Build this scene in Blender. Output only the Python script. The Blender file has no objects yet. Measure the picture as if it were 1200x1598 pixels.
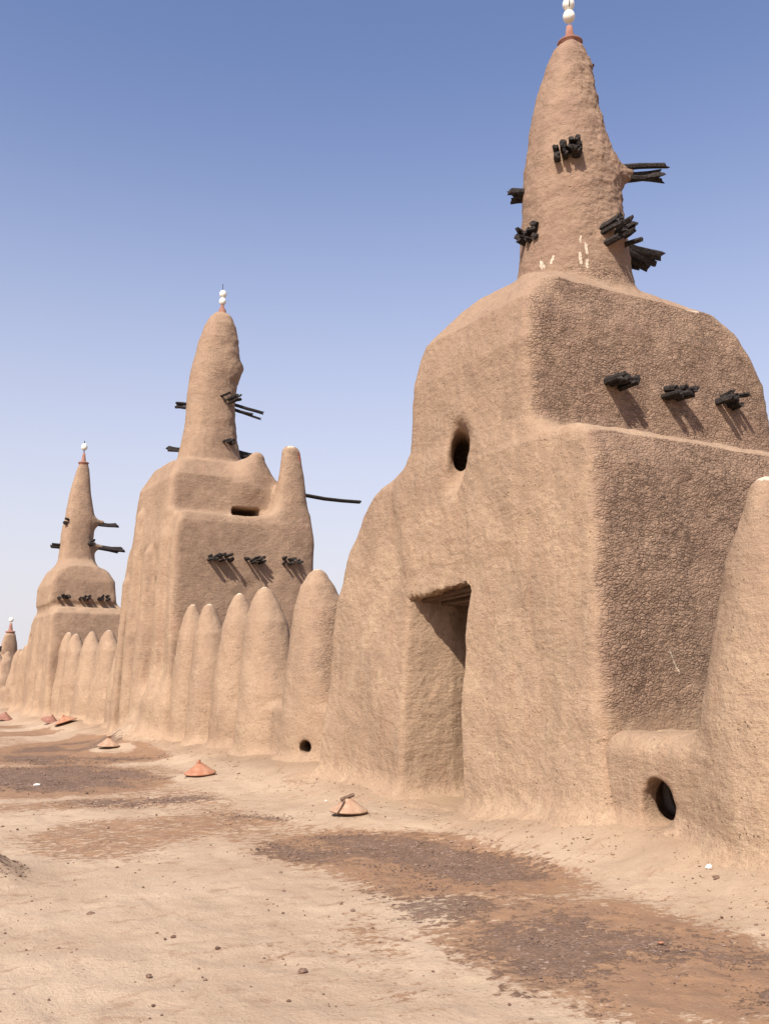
import bpy, math, random
import numpy as np
from mathutils import Vector
random.seed(7)
RS = np.random.RandomState(11)
S = bpy.context.scene
COL = S.collection

# ------------------------------------------------------------------ camera
cam_d = bpy.data.cameras.new('camera'); cam = bpy.data.objects.new('camera', cam_d); COL.objects.link(cam)
S.camera = cam
cam_d.sensor_fit = 'VERTICAL'; cam_d.sensor_height = 36.0; cam_d.lens = 36.0*1500/1598
cam_d.clip_start = 0.05; cam_d.clip_end = 3000
cam.location = (0, 0, 1.55)
cam.rotation_euler = (math.radians(90+9.5), 0, math.radians(-29.77))

# ------------------------------------------------------------------ light
SUN_D = Vector((1.0, 0.74, -1.28)).normalized()          # the way the light travels
elev = math.asin(-SUN_D.z)
tx, ty = -SUN_D.x, -SUN_D.y                              # towards the sun
sun_d = bpy.data.lights.new('sun', 'SUN'); sun = bpy.data.objects.new('sun', sun_d); COL.objects.link(sun)
sun_d.energy = 5.0; sun_d.angle = math.radians(0.55); sun_d.color = (1.0, 0.93, 0.83)
sun.rotation_euler = SUN_D.to_track_quat('-Z', 'Y').to_euler(); sun.location = (-20, -14, 24)

W = bpy.data.worlds.new('World'); S.world = W; W.use_nodes = True
wt = W.node_tree; wt.nodes.clear()
wo = wt.nodes.new('ShaderNodeOutputWorld'); wb = wt.nodes.new('ShaderNodeBackground')
sky = wt.nodes.new('ShaderNodeTexSky'); sky.sky_type = 'NISHITA'; sky.sun_disc = False
sky.sun_elevation = elev; sky.sun_rotation = math.atan2(tx, ty)
sky.altitude = 260; sky.air_density = 1.0; sky.dust_density = 3.0; sky.ozone_density = 1.6
hs = wt.nodes.new('ShaderNodeMix'); hs.data_type = 'RGBA'; hs.blend_type = 'MULTIPLY'; hs.inputs[0].default_value = 1.0
hs.inputs[7].default_value = (1.70, 1.63, 1.86, 1)
wt.links.new(sky.outputs[0], hs.inputs[6])
# Sahel dust: the sky pales towards the horizon, all round
geo = wt.nodes.new('ShaderNodeTexCoord'); sp_ = wt.nodes.new('ShaderNodeSeparateXYZ'); wt.links.new(geo.outputs['Generated'], sp_.inputs[0])
mr = wt.nodes.new('ShaderNodeMapRange'); mr.interpolation_type = 'SMOOTHSTEP'; wt.links.new(sp_.outputs[2], mr.inputs[0])
mr.inputs[1].default_value = -.12; mr.inputs[2].default_value = .62; mr.inputs[3].default_value = 1.0; mr.inputs[4].default_value = 0.0
hz = wt.nodes.new('ShaderNodeMix'); hz.data_type = 'RGBA'; wt.links.new(mr.outputs[0], hz.inputs[0])
wt.links.new(hs.outputs[2], hz.inputs[6]); hz.inputs[7].default_value = (7.9, 7.6, 8.0, 1)
wt.links.new(hz.outputs[2], wb.inputs[0]); wb.inputs[1].default_value = 0.0695
wt.links.new(wb.outputs[0], wo.inputs[0])
S.view_settings.view_transform = 'Standard'; S.view_settings.look = 'None'
S.view_settings.exposure = 0.6; S.view_settings.gamma = 1.0

# ------------------------------------------------------------------ numpy noise
def _h(ix, iy, iz, s):
    h = (ix*374761393 + iy*668265263 + iz*2147483647 + s*974634777) & 0xFFFFFFFF
    h = ((h ^ (h >> 13))*1274126177) & 0xFFFFFFFF
    h = ((h ^ (h >> 16))*2246822519) & 0xFFFFFFFF
    return ((h ^ (h >> 13)) & 0xFFFFFF)/float(0xFFFFFF)
def vnoise(x, y, z, s=0):
    x = np.asarray(x, float); y = np.asarray(y, float); z = np.asarray(z, float)
    x, y, z = np.broadcast_arrays(x, y, z)
    ix, iy, iz = (np.floor(a).astype(np.int64) for a in (x, y, z))
    fx, fy, fz = x-ix, y-iy, z-iz
    fx, fy, fz = (a*a*a*(a*(a*6-15)+10) for a in (fx, fy, fz))
    r = 0
    for dx in (0, 1):
        wx = fx if dx else 1-fx
        for dy in (0, 1):
            wy = fy if dy else 1-fy
            for dz in (0, 1):
                wz = fz if dz else 1-fz
                r = r + wx*wy*wz*_h(ix+dx, iy+dy, iz+dz, s)
    return r*2-1
def fbm(x, y, z, o=4, s=0):
    r = 0; a = 1.0; t = 0
    for k in range(o):
        r = r + a*vnoise(x*2**k+k*7.3, y*2**k+k*3.1, z*2**k+k*5.7, s+k); t += a; a *= .5
    return r/t
def ss(a, b, x):
    t = np.clip((x-a)/(b-a), 0, 1); return t*t*(3-2*t)

# ------------------------------------------------------------------ signed distance tools
def smin(a, b, k):
    h = np.maximum(k-np.abs(a-b), 0)/k
    return np.minimum(a, b)-h*h*k*.25
def smax(a, b, k): return -smin(-a, -b, k)
def poly(px, py, pts):
    pts = np.array(pts, float); n = len(pts)
    d = np.full(np.broadcast(px, py).shape, 1e9); s = np.ones(d.shape)
    for i in range(n):
        ax, ay = pts[i]; bx, by = pts[i-1]
        ex, ey = bx-ax, by-ay; wx, wy = px-ax, py-ay
        t = np.clip((wx*ex+wy*ey)/(ex*ex+ey*ey), 0, 1)
        dx, dy = wx-ex*t, wy-ey*t
        d = np.minimum(d, dx*dx+dy*dy)
        c1 = py >= ay; c2 = py < by; c3 = ex*wy > ey*wx
        fl = (c1 & c2 & c3) | (~c1 & ~c2 & ~c3)
        s = np.where(fl, -s, s)
    return s*np.sqrt(d)
def rbox(x, y, z, c, h, r):
    qx, qy, qz = np.abs(x-c[0])-h[0]+r, np.abs(y-c[1])-h[1]+r, np.abs(z-c[2])-h[2]+r
    return np.sqrt(np.maximum(qx, 0)**2+np.maximum(qy, 0)**2+np.maximum(qz, 0)**2)+np.minimum(np.maximum(qx, np.maximum(qy, qz)), 0)-r
def capsule(x, y, z, a, b, ra, rb):
    a = np.array(a, float); b = np.array(b, float); e = b-a
    t = np.clip(((x-a[0])*e[0]+(y-a[1])*e[1]+(z-a[2])*e[2])/(e@e), 0, 1)
    return np.sqrt((x-a[0]-e[0]*t)**2+(y-a[1]-e[1]*t)**2+(z-a[2]-e[2]*t)**2)-(ra+(rb-ra)*t)
def shaft(x, y, z, prof, n=2.4):
    """a mud cone: prof rows are (z, centre x, centre y, half width x, half width y)"""
    p = np.array(prof, float); Z = p[:, 0]
    zc = np.clip(z, Z[0], Z[-1])
    cx, cy, rx, ry = (np.interp(zc, Z, p[:, i]) for i in (1, 2, 3, 4))
    q = (np.abs((x-cx)/rx)**n+np.abs((y-cy)/ry)**n)**(1/n)
    d = (q-1)*np.minimum(rx, ry)*.95
    return smax(d, z-Z[-1], .12)

# ------------------------------------------------------------------ ground height
LIDS = [(4.86, 9.25), (4.80, 13.75), (4.92, 19.5), (5.45, 28.0), (5.62, 26.9), (4.94, 32.6)]
def G(x, y):
    x, y = np.broadcast_arrays(np.asarray(x, float), np.asarray(y, float))
    if x.ndim == 3: return G(x[:, :, 0], y[:, :, 0])[:, :, None]
    z = .018*fbm(x*.9, y*.6, 0*x, 4, 5)+.012*fbm(x*3, y*2.5, 0*x, 3, 9)
    w = fbm(x*.6, y*.45, 0*x+3, 3, 21)
    near = ss(4.9, 6.35, x+.18*w)*(y > -5)
    z = z+(.24-.13*np.exp(-((y-9.35)/.8)**2)+.07*w)*near*ss(9.5, 6.9, x)
    for i, (lx, ly) in enumerate(LIDS):
        r2 = ((x-lx-.1)/.55)**2+((y-ly)/.8)**2
        z = z+.10*np.exp(-r2*1.1)
    z = z+.50*np.exp(-(((x-6.1)/.75)**2+((y-20.8)/1.1)**2))
    z = z+.16*np.exp(-(((x-6.2)/.7)**2+((y-35.2)/1.6)**2))
    z = z+.10*np.exp(-(((x-5.95)/.5)**2+((y-6.6)/1.0)**2))
    pl = np.exp(-(((x-1.12)/.33)**2+((y-8.25)/.5)**2)*1.3)
    z = z+pl*(.19+.05*fbm(x*9, y*9, 0*x, 3, 33))
    return z

# ------------------------------------------------------------------ surface nets
def surface_nets(F, lo, h, shape):
    xs = lo[0]+h*np.arange(shape[0]); ys = lo[1]+h*np.arange(shape[1]); zs = lo[2]+h*np.arange(shape[2])
    D = np.empty(shape, np.float32)
    for i0 in range(0, shape[0], 24):
        i1 = min(shape[0], i0+24)
        X, Y, Z = np.meshgrid(xs[i0:i1], ys, zs, indexing='ij')
        D[i0:i1] = F(X, Y, Z)
    neg = D < 0
    nx, ny, nz = shape
    acc = np.zeros((nx-1, ny-1, nz-1, 3), np.float32); cnt = np.zeros((nx-1, ny-1, nz-1), np.float32)
    for ax in range(3):
        for a in (0, 1):
            for b in (0, 1):
                o = [0, 0, 0]; others = [i for i in range(3) if i != ax]; o[others[0]] = a; o[others[1]] = b
                s0 = tuple(slice(o[i], o[i]+shape[i]-1) for i in range(3))
                o2 = list(o); o2[ax] += 1
                s1 = tuple(slice(o2[i], o2[i]+shape[i]-1) for i in range(3))
                d0, d1 = D[s0], D[s1]; m = neg[s0] != neg[s1]
                t = np.where(m, d0/np.where(m, d0-d1, 1), 0)
                p = [None]*3
                for i in range(3): p[i] = (t if i == ax else float(o[i]))
                for i in range(3): acc[..., i] += np.where(m, p[i], 0)
                cnt += m
    act = cnt > 0
    idx = np.full(act.shape, -1, np.int64); idx[act] = np.arange(act.sum())
    base = np.stack(np.nonzero(act), 1).astype(float)
    V = (acc[act]/cnt[act][:, None]+base)*h+np.array(lo)
    quads = []
    for ax in range(3):
        b, c = (ax+1) % 3, (ax+2) % 3
        s0 = [slice(1, -1)]*3; s1 = [slice(1, -1)]*3
        s0[ax] = slice(0, shape[ax]-1); s1[ax] = slice(1, shape[ax])
        n0, n1 = neg[tuple(s0)], neg[tuple(s1)]
        e = np.stack(np.nonzero(n0 != n1), 1); fl = n0[n0 != n1]
        off = np.ones(3, int); off[ax] = 0
        e = e+off
        def cell(db, dc):
            q = e.copy(); q[:, b] -= db; q[:, c] -= dc
            return idx[q[:, 0], q[:, 1], q[:, 2]]
        Q = np.stack([cell(1, 1), cell(0, 1), cell(0, 0), cell(1, 0)], 1)
        Q[~fl] = Q[~fl][:, ::-1]
        quads.append(Q)
    return V, np.concatenate(quads)
def subdiv(V, Q):
    n = len(V)
    E = np.stack([Q, np.roll(Q, -1, 1)], 2).reshape(-1, 2); E.sort(1)
    key = E[:, 0]*n+E[:, 1]
    u, inv = np.unique(key, return_inverse=True); inv = inv.reshape(-1, 4)
    ev = (V[u//n]+V[u % n])*.5; fv = V[Q].mean(1)
    ei = n+inv; fi = n+len(u)+np.arange(len(Q))
    out = []
    for k in range(4):
        out.append(np.stack([Q[:, k], ei[:, k], fi, ei[:, k-1]], 1))
    return np.concatenate([V, ev, fv]), np.concatenate(out)
def grad(F, V, e=.004, d0=None):
    g = np.empty_like(V)
    if d0 is None: d0 = F(V[:, 0], V[:, 1], V[:, 2])
    for i in range(3):
        a = [V[:, 0], V[:, 1], V[:, 2]]; a[i] = a[i]+e
        g[:, i] = F(*a)-d0
    return g/e
def vert_normals(V, Q):
    n = np.cross(V[Q[:, 2]]-V[Q[:, 0]], V[Q[:, 3]]-V[Q[:, 1]])
    N = np.zeros_like(V)
    for k in range(4):
        for i in range(3): N[:, i] += np.bincount(Q[:, k], n[:, i], len(V))
    return N/np.maximum(np.linalg.norm(N, axis=1), 1e-9)[:, None]

def mesh_from(name, V, Q, mat, parent=None, N=None, attr=None, smooth=True):
    me = bpy.data.meshes.new(name)
    V = np.asarray(V, np.float32); Q = np.asarray(Q, np.int32)
    me.vertices.add(len(V)); me.vertices.foreach_set('co', V.ravel())
    k = Q.shape[1]
    me.loops.add(Q.size); me.loops.foreach_set('vertex_index', Q.ravel())
    me.polygons.add(len(Q)); me.polygons.foreach_set('loop_start', np.arange(0, Q.size, k, dtype=np.int32))
    me.update(calc_edges=True); me.validate()
    me.polygons.foreach_set('use_smooth', np.full(len(me.polygons), smooth))
    if attr is not None and len(attr) == len(me.vertices):
        a = me.attributes.new('mask', 'FLOAT_COLOR', 'POINT')
        c = np.zeros((len(V), 4), np.float32); c[:, :attr.shape[1]] = attr
        a.data.foreach_set('color', c.ravel())
    if N is not None: me.normals_split_custom_set_from_vertices([tuple(n) for n in N])
    me.materials.append(mat)
    o = bpy.data.objects.new(name, me); COL.objects.link(o)
    if parent: o.parent = parent
    return o
def thing(name, label, cat, loc, group=None):
    o = bpy.data.objects.new(name, None); COL.objects.link(o); o.location = loc; o.empty_display_size = .3
    o['label'] = label; o['category'] = cat
    if group: o['group'] = group
    return o
def tag(o, label, cat, group=None):
    o['label'] = label; o['category'] = cat
    if group: o['group'] = group
    return o

# ------------------------------------------------------------------ materials
AL = .75      # overall reflectance of the mud, sand and gravel
def new_mat(name):
    m = bpy.data.materials.new(name); m.use_nodes = True; nt = m.node_tree; nt.nodes.clear()
    out = nt.nodes.new('ShaderNodeOutputMaterial'); b = nt.nodes.new('ShaderNodeBsdfPrincipled')
    nt.links.new(b.outputs[0], out.inputs[0]); b.inputs['Roughness'].default_value = .95
    b.inputs['Specular IOR Level'].default_value = .15
    return m, nt, b
class NT:
    def __init__(s, nt): s.nt = nt
    def L(s, a, b): s.nt.links.new(a, b)
    def val(s, sock, v):
        if isinstance(v, (int, float)): sock.default_value = v
        elif isinstance(v, tuple): sock.default_value = v if len(v) == len(sock.default_value) else (*v, 1)[:len(sock.default_value)]
        else: s.L(v, sock)
    def math(s, op, a, b=0., c=None, clamp=False):
        n = s.nt.nodes.new('ShaderNodeMath'); n.operation = op; n.use_clamp = clamp
        s.val(n.inputs[0], a); s.val(n.inputs[1], b)
        if c is not None: s.val(n.inputs[2], c)
        return n.outputs[0]
    def noise(s, co, scale, det=4, rough=.55, dist=0.):
        n = s.nt.nodes.new('ShaderNodeTexNoise'); s.L(co, n.inputs['Vector'])
        n.inputs['Scale'].default_value = scale; n.inputs['Detail'].default_value = det
        n.inputs['Roughness'].default_value = rough; n.inputs['Distortion'].default_value = dist
        return n.outputs['Fac']
    def noisec(s, co, scale, det=2):
        n = s.nt.nodes.new('ShaderNodeTexNoise'); s.L(co, n.inputs['Vector'])
        n.inputs['Scale'].default_value = scale; n.inputs['Detail'].default_value = det
        return n.outputs['Color']
    def voro(s, co, scale, feat='DISTANCE_TO_EDGE', rnd=1., out='Distance'):
        n = s.nt.nodes.new('ShaderNodeTexVoronoi'); n.feature = feat; s.L(co, n.inputs['Vector'])
        n.inputs['Scale'].default_value = scale; n.inputs['Randomness'].default_value = rnd
        return n.outputs[out]
    def ramp(s, x, a, b, lo=0., hi=1.):
        n = s.nt.nodes.new('ShaderNodeMapRange'); n.interpolation_type = 'SMOOTHSTEP'
        s.val(n.inputs[0], x); n.inputs[1].default_value = a; n.inputs[2].default_value = b
        n.inputs[3].default_value = lo; n.inputs[4].default_value = hi
        return n.outputs[0]
    def mix(s, f, a, b, mode='MIX'):
        n = s.nt.nodes.new('ShaderNodeMix'); n.data_type = 'RGBA'; n.blend_type = mode
        s.val(n.inputs[0], f); s.val(n.inputs[6], a); s.val(n.inputs[7], b)
        return n.outputs[2]
    def vmath(s, op, a, b=None, scale=None):
        n = s.nt.nodes.new('ShaderNodeVectorMath'); n.operation = op; s.val(n.inputs[0], a)
        if b is not None: s.val(n.inputs[1], b)
        if scale is not None: n.inputs['Scale'].default_value = scale
        return n.outputs[0]
    def coords(s):
        return s.nt.nodes.new('ShaderNodeTexCoord').outputs['Object']
    def attr(s, name='mask'):
        n = s.nt.nodes.new('ShaderNodeAttribute'); n.attribute_name = name
        q = s.nt.nodes.new('ShaderNodeSeparateColor'); s.L(n.outputs['Color'], q.inputs[0])
        s.alpha = n.outputs['Alpha']; return q.outputs[0], q.outputs[1], q.outputs[2]
    def bump(s, h, dist, strength=1., normal=None):
        n = s.nt.nodes.new('ShaderNodeBump'); s.L(h, n.inputs['Height'])
        n.inputs['Distance'].default_value = dist; n.inputs['Strength'].default_value = strength
        if normal is not None: s.L(normal, n.inputs['Normal'])
        return n.outputs[0]

MUD_A, MUD_B, MUD_C = (.385, .268, .173), (.305, .208, .135), (.44, .32, .22)
def mud_material(name, tint=1.0):
    AL = .845
    m, nt, b = new_mat(name); t = NT(nt); co = t.coords(); ck, wh, red = t.attr()
    big = t.noise(co, .9, 5, .6); mid = t.noise(co, 4.5, 5, .65); fine = t.noise(co, 38, 4, .7); grit = t.noise(co, 110, 2, .6)
    c = t.mix(t.ramp(big, .35, .68), tuple(v*tint for v in MUD_A), tuple(v*tint for v in MUD_B))
    c = t.mix(t.ramp(mid, .50, .78, 0, .55), c, tuple(v*tint for v in MUD_C))
    c = t.mix(t.ramp(mid, .48, .25, 0, .35), c, (.36*tint, .225*tint, .14*tint))
    rn = t.noise(t.vmath('MULTIPLY', co, (11, 11, .9)), 1.0, 4, .55, .6); rm = t.ramp(t.noise(co, .8, 3), .45, .62)
    c = t.mix(t.math('MULTIPLY', t.ramp(rn, .56, .68, 0, .45), rm), c, (.24, .155, .105)); c = t.mix(t.math('MULTIPLY', t.ramp(rn, .42, .32, 0, .30), rm), c, (.50, .37, .25))
    pr = t.noise(co, 1.5, 3, .5, 1.2); c = t.mix(t.ramp(pr, .53, .57, 0, .22), c, (.29, .19, .125)); c = t.mix(t.ramp(pr, .40, .37, 0, .35), c, (.46, .33, .215))
    # damp streaks running down
    st = t.noise(t.vmath('MULTIPLY', co, (5.5, 5.5, .55)), 1.0, 5, .6)
    c = t.mix(t.ramp(st, .50, .74, 0, .5), c, (.35*tint, .215*tint, .135*tint))
    c = t.mix(t.ramp(grit, .45, .75, 0, .40), c, (.56, .40, .27)); c = t.mix(t.ramp(fine, .52, .28, 0, .60), c, (.21, .135, .09)); c = t.mix(t.ramp(t.noise(co, 2.6, 6, .72), .52, .70, 0, .38), c, (.27, .175, .125)); c = t.mix(t.ramp(t.noise(co, 17, 6, .75), .54, .70, 0, .50), c, (.21, .135, .09))
    # weathered, reddish skin where cracked
    wnoise = t.ramp(t.noise(co, 2.2, 5, .65), .3, .7, .72, 1.0)
    c = t.mix(t.math('MULTIPLY', t.alpha, wnoise, clamp=True), c, t.mix(t.ramp(mid, .35, .65), (.295, .192, .133), (.24, .154, .108)))
    # crack network: flattened warped cells in two sizes, wide in places and closed in others
    wob = t.vmath('SCALE', t.vmath('SUBTRACT', t.noisec(co, 11.0, 2), (.5, .5, .5)), scale=.055)
    cw = t.vmath('MULTIPLY', t.vmath('ADD', co, wob), (1, 1, 1.9))
    v1 = t.voro(cw, 6.5); v2 = t.voro(cw, 16.0); v3 = t.voro(t.vmath('MULTIPLY', cw, (1, 1, 1.6)), 26.0)
    br = t.noise(t.vmath('MULTIPLY', co, (1, 1, 2)), 8.0, 4, .65)
    wid = t.ramp(br, .46, .68, .003, .045)
    k1 = t.math('SUBTRACT', 1., t.math('DIVIDE', v1, wid), clamp=True)
    wid2 = t.ramp(t.noise(t.vmath('MULTIPLY', co, (1, 1, 2.5)), 10.0, 4, .65), .40, .66, .004, .085)
    k2 = t.math('SUBTRACT', 1., t.math('DIVIDE', v2, wid2), clamp=True)
    zone = t.noise(co, 1.3, 5, .68)                       # where the plates are large and open, small and tight, or nearly healed
    wid3 = t.math('MULTIPLY', wid2, .8)
    k3 = t.math('MULTIPLY', t.math('SUBTRACT', 1., t.math('DIVIDE', v3, wid3), clamp=True), t.ramp(zone, .56, .44))
    k2 = t.math('MULTIPLY', k2, t.ramp(zone, .42, .56, .55, 1.0))
    crk = t.math('MULTIPLY', t.math('MAXIMUM', k1, t.math('MAXIMUM', k2, k3)), t.math('MULTIPLY', ck, t.ramp(t.noise(co, 1.9, 5, .68), .36, .58, .12, 1.0)))
    # few hairlines everywhere
    hair = t.math('MULTIPLY', t.ramp(t.voro(t.vmath('ADD', co, wob), 3.2), .02, .0), t.ramp(t.noise(co, 1.7, 3), .60, .72, 0, .55))
    crk = t.math('MAXIMUM', crk, hair)
    c = t.mix(t.math('MULTIPLY', t.ramp(crk, .05, .9), .54), c, (.060, .035, .026))  # dirt in the cracks, also painted dark for the occlusion shade bump lacks
    # pits and straw flecks
    pit = t.ramp(t.voro(t.vmath('ADD', co, t.vmath('SCALE', t.noisec(co, 30, 2), scale=.03)), 17, 'F1'), .20, .09); pm = t.ramp(t.noise(co, 5, 3, .7), .50, .62)
    pit = t.math('MULTIPLY', pit, pm)
    c = t.mix(t.math('MULTIPLY', pit, .7), c, (.14, .085, .055))
    fl = t.math('MULTIPLY', t.ramp(t.voro(t.vmath('ADD', co, (3.3, 1.7, 9.1)), 27, 'F1'), .11, .07), t.ramp(t.noise(co, 9, 2), .60, .66))
    c = t.mix(t.math('MULTIPLY', fl, .8), c, (.80, .68, .50))
    # bird lime
    wm = t.ramp(t.math('ADD', wh, t.math('MULTIPLY', t.math('SUBTRACT', t.noise(co, 30, 4, .75), .5), 1.6)), .42, .80)
    c = t.mix(t.math('MULTIPLY', wm, t.ramp(wh, .02, .2)), c, (.60, .49, .37))
    c = t.mix(red, c, (.42, .16, .10))
    t.L(t.mix(1.0, c, (AL, AL, AL), 'MULTIPLY'), b.inputs['Base Color'])
    lump = t.noise(co, 13, 4, .62)
    rg = t.noise(t.vmath('MULTIPLY', co, (1, 1, 2.6)), 17, 3, .6)
    h = t.math('MULTIPLY', lump, t.math('MULTIPLY_ADD', ck, -.30, .66))
    h = t.math('ADD', h, t.math('MULTIPLY', rg, t.math('MULTIPLY', ck, .25)))
    h = t.math('ADD', h, t.math('MULTIPLY', t.ramp(v2, 0, .22), t.math('MULTIPLY', ck, .30)))
    h = t.math('ADD', h, t.math('MULTIPLY', fine, .50)); h = t.math('ADD', h, t.math('MULTIPLY', grit, .20)); h = t.math('ADD', h, t.math('MULTIPLY', t.noise(t.vmath('MULTIPLY', co, (1, 1, 3)), 6, 6, .7), .8))
    h = t.math('SUBTRACT', h, t.math('MULTIPLY', crk, .55)); h = t.math('SUBTRACT', h, t.math('MULTIPLY', pit, .4))
    t.L(t.bump(h, .022, 1.0), b.inputs['Normal'])
    return m
def ground_material():
    m, nt, b = new_mat('roof_earth'); t = NT(nt); co = t.coords(); gv, brn, wall = t.attr()
    big = t.noise(co, .7, 5, .6); mid = t.noise(co, 5, 5, .65); fine = t.noise(co, 45, 4, .7); grit = t.noise(co, 150, 2, .7)
    c = t.mix(t.ramp(big, .35, .66), (.525, .395, .275), (.43, .312, .212))
    c = t.mix(t.ramp(mid, .5, .75, 0, .5), c, (.55, .425, .31))
    c = t.mix(wall, c, t.mix(t.ramp(big, .35, .68), MUD_A, MUD_B))
    c = t.mix(t.ramp(fine, .5, .3, 0, .3), c, (.36, .235, .15)); c = t.mix(t.ramp(grit, .62, .8, 0, .35), c, (.72, .56, .41))
    streak = t.noise(t.vmath('MULTIPLY', co, (2.2, 4.2, 1)), 2.4, 8, .74)
    d = t.math('SUBTRACT', streak, .5); d2 = t.math('SUBTRACT', t.noise(co, 16, 5, .7), .5)
    bm = t.ramp(t.math('ADD', brn, t.math('ADD', t.math('MULTIPLY', d, 2.0), t.math('MULTIPLY', d2, 1.7))), .46, .72)
    bm = t.math('MULTIPLY', bm, t.ramp(brn, .03, .15))
    c = t.mix(t.math('MULTIPLY', bm, .85), c, t.mix(t.ramp(mid, .35, .65), (.32, .178, .095), (.24, .135, .08)))
    gm = t.ramp(t.math('ADD', gv, t.math('ADD', t.math('MULTIPLY', d, 3.0), t.math('MULTIPLY', d2, 2.8))), .42, .80)
    gm = t.math('MULTIPLY', gm, t.ramp(gv, .03, .15))
    peb = t.voro(co, 55, 'F1', out='Color'); q = nt.nodes.new('ShaderNodeSeparateColor'); t.L(peb, q.inputs[0])
    gc = t.mix(t.ramp(q.outputs[0], .1, .9), (.155, .098, .070), (.235, .152, .110))
    gc = t.mix(t.ramp(q.outputs[1], .95, .98), gc, (.36, .27, .22))
    c = t.mix(t.math('MULTIPLY', gm, .9), c, gc)
    sm = t.noise(t.vmath('MULTIPLY', co, (1.3, 2.2, 1)), 2.6, 8, .72, .3)
    c = t.mix(t.math('MULTIPLY', t.ramp(sm, .53, .66, 0, .62), t.math('SUBTRACT', 1, t.math('MULTIPLY', wall, .6))), c, (.30, .18, .11))
    # dark crumbs here and there
    cr = t.math('MULTIPLY', t.ramp(t.voro(co, 22, 'F1'), .13, .06), t.ramp(t.noise(co, 2.3, 3), .48, .60))
    c = t.mix(t.math('MULTIPLY', cr, .75), c, (.13, .075, .06))
    t.L(t.mix(1.0, c, (AL, AL, AL), 'MULTIPLY'), b.inputs['Base Color'])
    h = t.math('ADD', t.math('MULTIPLY', mid, .7), t.math('MULTIPLY', fine, .35)); h = t.math('ADD', h, t.math('MULTIPLY', grit, .12))
    h = t.math('ADD', h, t.math('MULTIPLY', gm, t.math('MULTIPLY', q.outputs[0], .35))); h = t.math('ADD', h, t.math('MULTIPLY', cr, .4))
    t.L(t.bump(h, .030, 1.0), b.inputs['Normal'])
    return m
def simple(name, a, bcol, scale=20, rough=.9, bump=.006, stretch=(1, 1, 1), spec=.15):
    m, nt, b = new_mat(name); t = NT(nt); co = t.vmath('MULTIPLY', t.coords(), stretch)
    n = t.noise(co, scale, 5, .65)
    t.L(t.mix(t.ramp(n, .32, .68), tuple(v*AL for v in a), tuple(v*AL for v in bcol)), b.inputs['Base Color']); b.inputs['Roughness'].default_value = rough
    b.inputs['Specular IOR Level'].default_value = spec
    t.L(t.bump(n, bump), b.inputs['Normal'])
    return m
M_MUD = mud_material('mud_plaster')
M_GRD = ground_material()
M_WOOD = simple('weathered_dark_wood', (.010, .009, .010), (.062, .050, .043), 22, .8, .010, stretch=(1.6, 1.6, 1.6))
M_STICK = simple('grey_brown_wood', (.10, .06, .04), (.20, .13, .09), 40, .8, .004)
M_TERRA = simple('terracotta', (.36, .15, .085), (.46, .25, .155), 9, .85, .004)
M_TERRA_PALE = simple('dusty_pale_terracotta', (.36, .215, .14), (.50, .34, .23), 9, .9, .004)
M_TERRA_DULL = simple('dull_pink_terracotta', (.27, .125, .09), (.38, .20, .145), 12, .9, .004)
M_EGG = simple('eggshell', (.80, .77, .68), (.88, .86, .78), 9, .5, .001, spec=.4)
M_CORD = simple('black_cord', (.012, .01, .01), (.03, .025, .02), 40, .8, .001)
M_GRAVEL = simple('gravel_grains', (.12, .08, .062), (.30, .205, .155), 6.0, .9, .001)
M_CLOD = simple('dark_clod', (.13, .075, .055), (.26, .17, .12), 6, .95, .004)
M_CHIP = simple('white_shell_chip', (.74, .72, .66), (.82, .80, .75), 20, .7, .002)

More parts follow.
